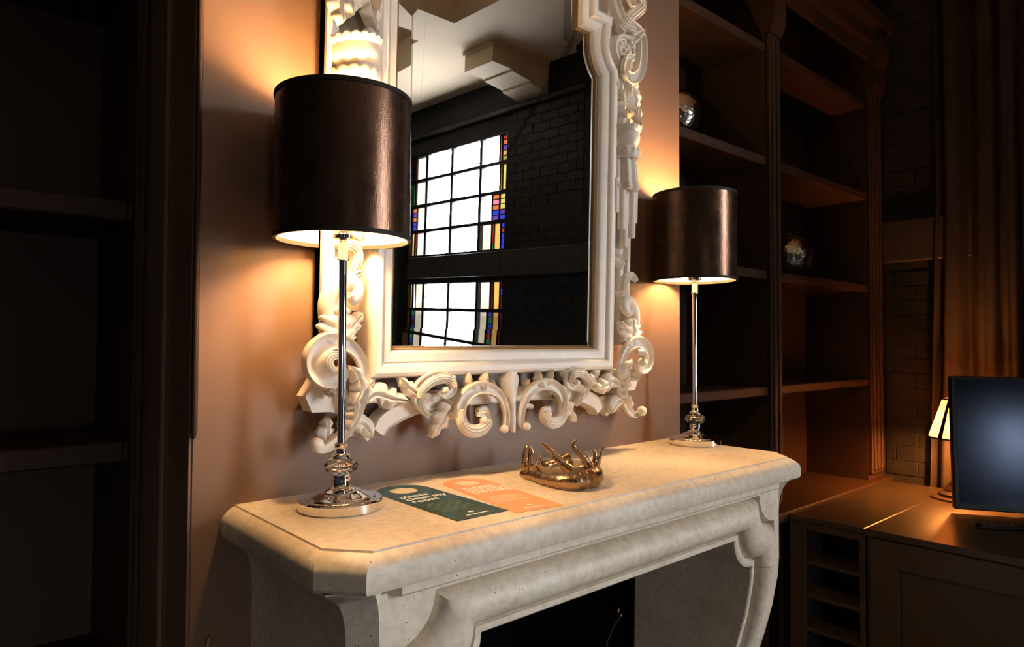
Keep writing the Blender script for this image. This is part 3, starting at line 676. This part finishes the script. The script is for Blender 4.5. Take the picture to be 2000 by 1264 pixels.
both(lambda sg: leaf(cen([(870, 640), (850, 570), (835, 470)], sg), wpx(115), 2, 0.045, 0.078), 'acanthus_leaf')
both(lambda sg: leaf(cen([(900, 610), (945, 560), (965, 460)], sg), wpx(85), 2, 0.045, 0.074), 'acanthus_leaf')
both(lambda sg: leaf(cen([(790, 640), (760, 600), (765, 545)], sg), wpx(60), 2, 0.045, 0.068), 'acanthus_leaf')
both(lambda sg: leaf(cen([(1020, 690), (1090, 760), (1185, 930)], sg), wpx(230), 4, 0.04, 0.07, blunt=0.8), 'acanthus_leaf')
both(lambda sg: scroll(cen([(1195, 775), (1255, 690), (1285, 600), (1255, 515), (1175, 475), (1100, 510), (1085, 580), (1130, 620), (1180, 590)], sg), [wpx(60), wpx(90), wpx(110), wpx(115), wpx(110), wpx(95), wpx(75), wpx(50)], 0.062, 0.085, GOUGE), 'scroll')
both(lambda sg: volute_ball(cen([(1145, 578)], sg)[0], wpx(38), 0.088), 'bead')
both(lambda sg: leaf(cen([(1265, 600), (1320, 560), (1385, 470)], sg), wpx(150), 3, 0.045, 0.072, blunt=0.6), 'acanthus_leaf')
both(lambda sg: leaf(cen([(1115, 520), (1080, 500), (1062, 480)], sg), wpx(80), 2, 0.045, 0.075), 'acanthus_leaf')
both(lambda sg: scroll(cen([(1190, 640), (1230, 620), (1250, 680), (1215, 760)], sg), [wpx(60), wpx(75), wpx(70), wpx(30)], 0.07, 0.066, RIB), 'tendril')
# --- corner
def corner_block(sg):
    P = cor([(22, 700), (115, 545), (330, 560), (430, 700), (330, 860), (250, 832), (80, 838)], sg, 0.04)
    return MB().prism([(p.x, p.y) for p in P], -0.044, -0.004)
both(corner_block, 'corner_block', 30)
both(lambda sg: scroll(cor([(120, 1165), (230, 1160), (350, 1075), (450, 930), (520, 780), (555, 620), (545, 450), (470, 300), (340, 215), (200, 225), (100, 320), (85, 440), (150, 535), (260, 555), (320, 490), (280, 430)], sg), [wpx(60), wpx(95), wpx(115), wpx(100), wpx(95), wpx(110), wpx(150), wpx(175), wpx(165), wpx(140), wpx(110), wpx(70)], 0.062, 0.095, GOUGE), 'corner_scroll')
both(lambda sg: scroll(cor([(330, 330), (230, 340), (190, 400), (230, 470), (290, 450)], sg), [wpx(60), wpx(90), wpx(100), wpx(80), wpx(40)], 0.088, 0.10, RIB), 'tendril')
both(lambda sg: volute_ball(cor([(130, 1125)], sg)[0], wpx(62), 0.078), 'bead')
both(lambda sg: leaf(cor([(400, 420), (480, 520), (500, 640), (430, 760)], sg), wpx(170), 3, 0.05, 0.085), 'acanthus_leaf')
both(lambda sg: leaf(cor([(430, 660), (470, 800), (400, 1000)], sg), wpx(120), 4, 0.04, 0.078), 'acanthus_leaf')
both(lambda sg: leaf(cor([(300, 1130), (260, 1040), (285, 890)], sg), wpx(170), 3, 0.03, 0.055), 'acanthus_leaf')
both(lambda sg: leaf(cor([(180, 570), (250, 620), (275, 715)], sg), wpx(120), 3, 0.045, 0.08), 'acanthus_leaf')
both(lambda sg: leaf(cor([(530, 770), (660, 680), (800, 720), (940, 735)], sg), wpx(230), 4, 0.035, 0.072, blunt=0.5, curl=0.006), 'acanthus_leaf')
both(lambda sg: leaf(cor([(560, 660), (620, 610), (675, 545)], sg), wpx(110), 2, 0.035, 0.06), 'acanthus_leaf')
both(lambda sg: leaf(cor([(440, 960), (560, 950), (650, 1070)], sg), wpx(190), 2, 0.04, 0.066, blunt=0.6, cut=0.15), 'acanthus_leaf')
# --- stile: serrated leaf, C curl, tendrils (read on the left)
both(lambda sg: leaf(sid([(400, 1480), (410, 1280), (420, 1080), (440, 860)], sg), wpx(560, 6.32), 4, 0.045, 0.072, blunt=0.9, cut=0.5, skew=0.30), 'acanthus_leaf')
both(lambda sg: leaf(sid([(520, 1330), (570, 1130), (710, 950)], sg), wpx(230, 6.32), 3, 0.045, 0.07, skew=0.25), 'acanthus_leaf')
both(lambda sg: scroll(sid([(330, 1150), (290, 950), (320, 760), (430, 620), (560, 580), (630, 650), (620, 740), (560, 790), (530, 740)], sg), [wpx(190, 6.32), wpx(230, 6.32), wpx(230, 6.32), wpx(215, 6.32), wpx(190, 6.32), wpx(150, 6.32), wpx(90, 6.32)], 0.066, 0.082, ROUND), 'stile_scroll')
both(lambda sg: leaf(sid([(540, 540), (620, 490), (722, 430)], sg), wpx(170, 6.32), 2, 0.035, 0.066), 'acanthus_leaf')
both(lambda sg: scroll(sid([(560, 540), (600, 420), (640, 300), (610, 180), (500, 130), (420, 200)], sg), [wpx(110, 6.32), wpx(150, 6.32), wpx(170, 6.32), wpx(150, 6.32), wpx(90, 6.32)], 0.062, 0.08, RIB), 'stile_scroll')
# --- outer strip behind the carving on each stile
STRIP = PX(622, 560, 0.02).x; zlo = PX(640, 655, 0.02).y
def strip(sg):
    x0, x1 = abs(STRIP), abs(STRIP)-0.030
    return MB().prism([(sg*x0, zlo-0.02), (sg*x1, zlo-0.02), (sg*x1, 1.18), (sg*x0, 1.18)], -0.024, -0.002).prism([(sg*x0, zlo-0.02), (sg*(x0-0.012), zlo-0.02), (sg*(x0-0.012), 1.18), (sg*x0, 1.18)], -0.034, -0.002)
both(strip, 'outer_strip', 30)
UC = abs(PX(700, 130, 0.05).x)                       # axis of the stile carving
both(lambda sg: MB().prism([(sg*(UC-0.05), zlo+0.05), (sg*(UC+0.045), zlo+0.05), (sg*(UC+0.045), 1.05), (sg*(UC-0.05), 1.05)], -0.008, -0.003), 'stile_panel', 30)
VT = PX(700, 72, 0.06).y                              # lip of the capital
SY = 1.6
def scalloped(sg, prof, n, kr, kz):
    rings = []
    for r, z, amt in prof:
        rings.append([(sg*UC + r*(1+kr*amt*abs(math.sin(n*2*PI*j/132)))*math.cos(2*PI*j/132), -0.018 - r*SY*(1+kr*amt*abs(math.sin(n*2*PI*j/132)))*math.sin(2*PI*j/132), z + kz*amt*abs(math.sin(n*2*PI*j/132))) for j in range(132)])
    return MB().loft(rings)
both(lambda sg: scalloped(sg, [(0.030, VT-0.012, 0), (0.046, VT-0.010, 0.3), (0.0515, VT-0.004, 1), (0.0535, VT-0.008, 1), (0.0520, VT-0.017, 0.4), (0.0490, VT-0.020, 0), (0.050, VT-0.022, 0)], 11, 0.03, 0.0035), 'scalloped_lip', 40)
both(lambda sg: MB().lathe([(0.050, VT-0.020), (0.0500, VT-0.024), (0.0515, VT-0.034), (0.0500, VT-0.046), (0.046, VT-0.055), (0.042, VT-0.058), (0.043, VT-0.064), (0.047, VT-0.070), (0.046, VT-0.076)], 48, (sg*UC, -0.018, 0), 1, SY), 'capital', 40)
both(lambda sg: scalloped(sg, [(0.046, VT-0.066, 0), (0.0500, VT-0.070, 1), (0.0515, VT-0.076, 1), (0.0515, VT-0.086, 0.3), (0.050, VT-0.092, 0), (0.044, VT-0.094, 0)], 8, 0.035, 0.005), 'scalloped_collar', 40)
both(lambda sg: MB().lathe([(0.044, VT-0.078), (0.047, VT-0.10), (0.049, VT-0.13), (0.050, VT-0.155), (0.054, VT-0.175), (0.048, VT-0.182), (0.03, VT-0.17)], 72, (sg*UC, -0.018, 0), 1, 1.45, lambda a, r, z: 1+0.06*math.sin(12*a)*(1 if z < VT-0.09 else 0.4)), 'tassel', 50)
for k, (du, l0, l1, r) in enumerate(((-0.040, 0.15, 0.245, 0.012), (-0.020, 0.16, 0.29, 0.0125), (0.002, 0.16, 0.275, 0.0125), (0.022, 0.16, 0.31, 0.012), (0.042, 0.15, 0.265, 0.011), (-0.008, 0.20, 0.34, 0.010), (0.014, 0.20, 0.37, 0.010))):
    both(lambda sg: MB().tube([(sg*(UC+du), -0.058 - 0.008*(k % 2), VT-l0), (sg*(UC+du), -0.058-0.008*(k % 2), VT-l1+0.004), (sg*(UC+du), -0.058-0.008*(k % 2), VT-l1)], [r, r, r*0.8], 12), 'reed')
both(lambda sg: leaf([Vector((sg*(UC-0.01), VT-0.40)), Vector((sg*(UC+0.0), VT-0.36)), Vector((sg*(UC+0.02), VT-0.32))], 0.06, 3, 0.02, 0.06), 'acanthus_leaf')
# leaves over the capital
for (a, b_, c, wd) in (((0.01, 0.17), (0.03, 0.10), (0.028, 0.035), 0.075), ((-0.005, 0.16), (-0.02, 0.08), (-0.024, 0.015), 0.05), ((0.0, 0.14), (0.045, 0.07), (0.048, 0.01), 0.05), ((-0.02, 0.20), (-0.035, 0.13), (-0.03, 0.06), 0.05), ((0.02, 0.22), (0.0, 0.17), (0.0, 0.09), 0.06)):
    both(lambda sg: leaf([Vector((sg*(UC+q[0]), VT+q[1])) for q in (a, b_, c)], wd, 4, 0.028, 0.062, curl=0.018, blunt=0.5), 'acanthus_leaf')
both(lambda sg: volute_ball(Vector((sg*(UC-0.018), VT+0.012)), 0.014, 0.07), 'bead')
# --- shoulder: rosette, scroll and leaves
def rosette(sg):
    c = (sg*(ros.x), ros.y); mb = MB(); N = 32
    def ringp(r, h): return [(c[0]+r*math.cos(2*PI*j/N), -h, c[1]+r*math.sin(2*PI*j/N)) for j in range(N)]
    mb.loft([ringp(r, h) for r, h in ((0.046, 0.0), (0.046, 0.062), (0.043, 0.067), (0.036, 0.067), (0.033, 0.060), (0.001, 0.058))])
    for k in range(8): a = 2*PI*k/8; mb.ball((c[0]+0.020*math.cos(a), -0.060, c[1]+0.020*math.sin(a)), 0.0085, 1, 0.8, 1, 8)
    mb.ball((c[0], -0.062, c[1]), 0.008, 1, 1, 1, 8); return mb
both(rosette, 'rosette', 45)
both(lambda sg: scroll(shd([(520, -60), (545, 60), (590, 150), (650, 190), (690, 260), (690, 400), (660, 510), (600, 540), (560, 490), (570, 410), (605, 400)], sg), [0.03, 0.035, 0.036, 0.034, 0.036, 0.036, 0.034, 0.03, 0.024, 0.016], 0.062, 0.085, GOUGE), 'shoulder_scroll')
both(lambda sg: leaf(shd([(600, 330), (650, 250), (715, 200)], sg), 0.06, 3, 0.03, 0.07), 'acanthus_leaf')
both(lambda sg: scroll(shd([(560, 200), (620, 110), (690, 40), (660, -40), (600, -20), (610, 50)], sg), [0.03, 0.036, 0.036, 0.03, 0.02], 0.066, 0.085, RIB), 'shoulder_scroll')
both(lambda sg: leaf(shd([(600, 540), (640, 640), (640, 800)], sg), 0.085, 5, 0.03, 0.068, blunt=0.6), 'acanthus_leaf')
both(lambda sg: MB().prism([(sg*(ros.x-0.03), ros.y-0.02), (sg*(ros.x+0.05), ros.y-0.02), (sg*(ros.x+0.05), ros.y+0.3), (sg*(ros.x-0.09), ros.y+0.3), (sg*(ros.x-0.09), ros.y+0.075)], -0.02, -0.003), 'shoulder_board', 30)
FR(leaf([Vector((0, half[-1].y+0.05)), Vector((0, half[-1].y+0.12)), Vector((0, half[-1].y+0.20))], 0.3, 5, 0.02, 0.08, blunt=0.8), 'crest_shell')
# ================================================================== DESK CORNER
ZD = 0.66
XD = onz(1690, 1032, ZD).x; YD = onz(1690, 1032, ZD).y
t = thing('desk_cabinet', 'olive brown painted desk cabinet with recessed panel front under the television', 'cabinet', (XD, YD, 0))
LY = 1.9                                               # runs towards the viewer along the right wall
WX = XR-XD-0.115
MB().box((0.012, -LY, 0.0), (WX, -0.003, ZD-0.028)).make('body', M['desk'], t)
MB().cbox((-0.008, -LY-0.01, ZD-0.028), (WX, -0.002, ZD), 0.0015).make('worktop', M['desk'], t)
def panel(y1, y0):
    d = MB(); pw = 0.115; z0, z1 = 0.06, ZD-0.034; x = 0.0
    d.cbox((x-0.006, y0, z1-pw*0.95), (0.014, y1, z1), 0.002); d.cbox((x-0.006, y0, z0), (0.014, y1, z0+pw), 0.002)
    d.cbox((x-0.006, y1-pw, z0+pw), (0.014, y1, z1-pw*0.95), 0.002); d.cbox((x-0.006, y0, z0+pw), (0.014, y0+pw, z1-pw*0.95), 0.002)
    d.make('door_frame', M['desk'], t)
panel(-0.02, -0.90); panel(-0.91, -1.85)
# open pigeonhole unit between desk and bookcase
t = thing('pigeonhole_unit', 'dark low unit with open pigeonhole shelves beside the desk cabinet', 'shelf unit', (XD, YD, 0))
D0, D1 = 0.004, YB-YD-0.052
MB().cbox((-0.004, D0, ZD-0.026), (WX, D1, ZD-0.001), 0.003).make('worktop', M['desk'], t)
MB().box((0.28, D0, 0), (WX, D1, ZD-0.026)).make('body', M['desk'], t)
MB().cbox((0.0, D0, 0), (0.28, D0+0.022, ZD-0.026), 0.002).make('upright', M['desk'], t)
MB().cbox((0.0, D1-0.075, 0), (0.28, D1, ZD-0.026), 0.002).make('upright', M['desk'], t)
for z in (0.0, 0.145, 0.295, 0.445): MB().cbox((0.003, D0+0.022, z), (0.28, D1-0.075, z+0.016), 0.002).make('shelf', M['desk'], t)
MB().cbox((0.0, D0+0.022, ZD-0.06), (0.02, D1-0.075, ZD-0.026), 0.002).make('rail', M['desk'], t)
# television
tvc = onz(1868, 1000, ZD)
t = thing('television', 'flat black television with glossy screen standing on the desk', 'television', (3.64, -0.42, ZD))
dirv = Vector((-0.86, -0.51, 0)).normalized(); t.rotation_euler.z = math.atan2(dirv.y, dirv.x) + PI/2       # screen faces local -y
def tv_edge():
    # slide the set sideways so its near upright edge stands where the photograph has it
    ux = Vector((math.cos(t.rotation_euler.z), math.sin(t.rotation_euler.z), 0)); best = None
    for k in range(-60, 120):
        p = Vector((3.72, -0.36, ZD+0.3)) + ux*(k*0.01); v = p-CAM; px = 1000+F_PX*v.dot(rt)/v.dot(fw)
        if best is None or abs(px-1864) < best[0]: best = (abs(px-1864), k*0.01, v.dot(fw))
    return ux, best
ux, best = tv_edge(); TVH = 258*best[2]/F_PX; TVW = TVH*1.72
t.location = Vector((3.72, -0.36, ZD)) + ux*(best[1]+TVW/2)
o1 = MB().cbox((-TVW/2, -0.012, 0.022), (TVW/2, 0.03, 0.022+TVH), 0.005).make('housing', M['bezel'], t)
o2 = MB().box((-TVW/2+0.022, -0.0135, 0.05), (TVW/2-0.014, -0.011, 0.022+TVH-0.016)).make('screen', M['screen'], t)
for o in (o1, o2): o.rotation_euler.x = -math.radians(4.0)
MB().cbox((-0.09, 0.0, 0.004), (0.09, 0.02, 0.06), 0.003).make('stand_neck', M['bezel'], t)
MB().lathe([(0.0001, 0), (0.16, 0), (0.165, 0.003), (0.16, 0.008), (0.0001, 0.012)], 40, (0, 0.0, 0), 1, 0.55).make('stand_foot', M['bezel'], t, 40)
p = onz(1965, 1034, ZD)
t = thing('remote_control', 'slim black remote control lying on the desk before the television', 'remote', (p.x, p.y, ZD), math.radians(-52))
MB().cbox((-0.11, -0.022, 0.0), (0.11, 0.022, 0.016), 0.005).make('body', M['bezel'], t)
mb = MB()
for i in range(6):
    for j in range(3): mb.cbox((-0.09+i*0.022, -0.014+j*0.011, 0.0155), (-0.078+i*0.022, -0.008+j*0.011, 0.018), 0.001)
mb.make('keypad', M['cable'], t)
# desk lamp behind the television
pl = onz(1882, 975, ZD)
t = thing('desk_lamp', 'small lit lamp with panelled cone shade behind the television', 'lamp', (pl.x, pl.y, ZD), 0.35)
dl = (pl-CAM).dot(fw); S = dl/F_PX
MB().lathe([(0.0001, 0), (0.145, 0), (0.145, 0.008), (0.112, 0.014), (0.110, 0.026), (0.088, 0.040), (0.086, 0.050), (0.064, 0.068), (0.062, 0.078), (0.046, 0.090), (0.030, 0.085), (0.028, 0.11), (0.016, 0.14), (0.014, 0.17), (0.03, 0.20), (0.034, 0.215), (0.02, 0.222), (0.012, 0.24), (0.012, 0.30), (0.0001, 0.30)], 36).make('turned_base', M['wood_dark'], t, 40)
zs0, zs1, r0, r1 = 0.31, 0.505, 0.150, 0.085; N = 8
for k in range(N):
    a, e = 2*PI*(k+0.10)/N, 2*PI*(k+0.90)/N
    mb = MB(); mb.loft([[(r*math.cos(x), r*math.sin(x), z) for x in (a, e)] for r, z in ((r0, zs0), (r1, zs1))], False); mb.make('shade_panel', M['parchment'], t)
    a, e = 2*PI*(k-0.11)/N, 2*PI*(k+0.11)/N
    mb = MB(); mb.loft([[(r*1.012*math.cos(x), r*1.012*math.sin(x), z) for x in (a, (a+e)/2, e)] for r, z in ((r0, zs0), (r1, zs1))], False); mb.make('shade_rib', M['bezel'], t)
for r, z in ((r0, zs0), (r1, zs1)): MB().lathe([(r-0.004, z-0.004), (r+0.003, z-0.004), (r+0.003, z+0.004), (r-0.004, z+0.004), (r-0.004, z-0.004)], 40).make('shade_ring', M['bezel'], t, 40)
MB().lathe([(0.0001, 0.30), (0.013, 0.30), (0.022, 0.34), (0.024, 0.375), (0.014, 0.41), (0.0001, 0.415)], 16).make('bulb', M['deskbulb'], t, 60)
# curtain
t = thing('curtain', 'long black curtain hanging in deep folds in front of the brick wall', 'curtain', (XR-0.056, -0.7, 0))
mb = MB(); rings = []; ny = 150
for zi in range(15):
    z = 0.02 + (3.5-0.02)*zi/14; sp = 1+0.10*max(0, 1-z/2.4)
    rg = []
    for j in range(ny):
        q = j/(ny-1); y = 0.72 - q*1.75 if False else (0.69 - q*0.86); edge = 1.0
        y2 = y + (0.07*max(0, 1-z/2.3) if q < 0.25 else 0)*(1-q*4 if q < 0.25 else 0)
        amp = 0.030+0.007*math.sin(q*9+1); ph = q*2*PI*7 + 0.9*math.sin(q*17) + 0.15*math.sin(z*2+q*20)
        rg.append((amp*math.sin(ph) - 0.012*math.sin(2*ph+1), y2, z))
    rings.append(rg)
mb.loft(rings, False); cl = mb.make('cloth', M['curtain'], t, 60)
md = cl.modifiers.new('thickness', 'SOLIDIFY'); md.thickness = 0.004
MB().tube([(0, 0.73, 3.52), (0, -2.0, 3.52)], 0.012, 12).make('rod', M['bezel'], t, 40)
# hammered vases
def vase(px, py, y, zsh, r, label):
    p = ony(px, py, y)
    t = thing('round_vase', label, 'vase', (p.x, y, zsh), 0, 'hammered vases in the bookcase')
    prof = [(0.0001, 0.0), (r*0.42, 0.0)]
    for k in range(1, 15): a = -PI/2+0.43 + (PI-0.43-0.33)*k/14; prof.append((r*math.cos(a), r*0.91+r*math.sin(a)))
    prof += [(r*0.30, r*1.86), (r*0.27, r*1.86), (r*0.27, r*1.7), (0.0001, r*1.6)]
    MB().lathe(prof, 40).make('body', M['hammered'], t, 60)
    MB().lathe([(r*0.26, r*1.85), (r*0.31, r*1.85), (r*0.32, r*1.88), (r*0.26, r*1.90), (r*0.26, r*1.85)], 32).make('rim', M['hammered'], t, 60)
vase(1311, 225, 0.47, 2.315, 0.127, 'round hammered metal vase half hidden by the chimney breast')
vase(1537, 495, 0.46, 1.783, 0.130, 'round hammered metal vase alone in its bookcase bay')
# gas valve and cable inside the fireplace
p = ony(1205, 1190, 0.06)
t = thing('gas_valve', 'small brass valve knob inside the dark fireplace opening', 'valve', (p.x, 0.06, p.z))
mb = MB(); mb.tube([(0, 0.02, 0), (0, 0.0, 0), (0, -0.014, 0), (0, -0.016, 0), (0, -0.024, 0)], [0.012, 0.012, 0.013, 0.010, 0.010], 20); mb.make('knob', M['brass'], t, 40)
MB().tube([(0.0, 0.01, -0.002), (0.012, -0.004, -0.014), (0.014, -0.006, -0.022)], 0.006, 12).make('outlet', M['brass'], t, 40)
MB().tube([(0, 0.02, 0), (0, 0.2, 0), (0, 0.37, 0)], 0.008, 10).make('pipe', M['black'], t, 40)
P = [ony(px, py, 0.055) for px, py in ((1211, 1206), (1200, 1222), (1190, 1245), (1186, 1264))] + [Vector((p.x-0.03, 0.05, 0.4)), Vector((p.x-0.02, 0.05, 0.006))]
tag(MB().tube(catmull(P, 6), 0.0022, 8).make('cable', M['cable'], None, 60), 'thin grey cable hanging from the brass valve in the fireplace', 'cable')
P = [onx(408, 1246, BL+0.02), onx(405, 1264, BL+0.02)]
q = ony(408, 1246, -0.01)
t = tag(MB().tube([(q.x, -0.006, q.z), (q.x-0.003, -0.006, q.z-0.06), (q.x-0.004, -0.006, 0.0)], [0.004, 0.005, 0.005], 10).make('thin_pipe', M['brass'], None, 60), 'thin metal pipe rising beside the fireplace leg against the wall', 'pipe')
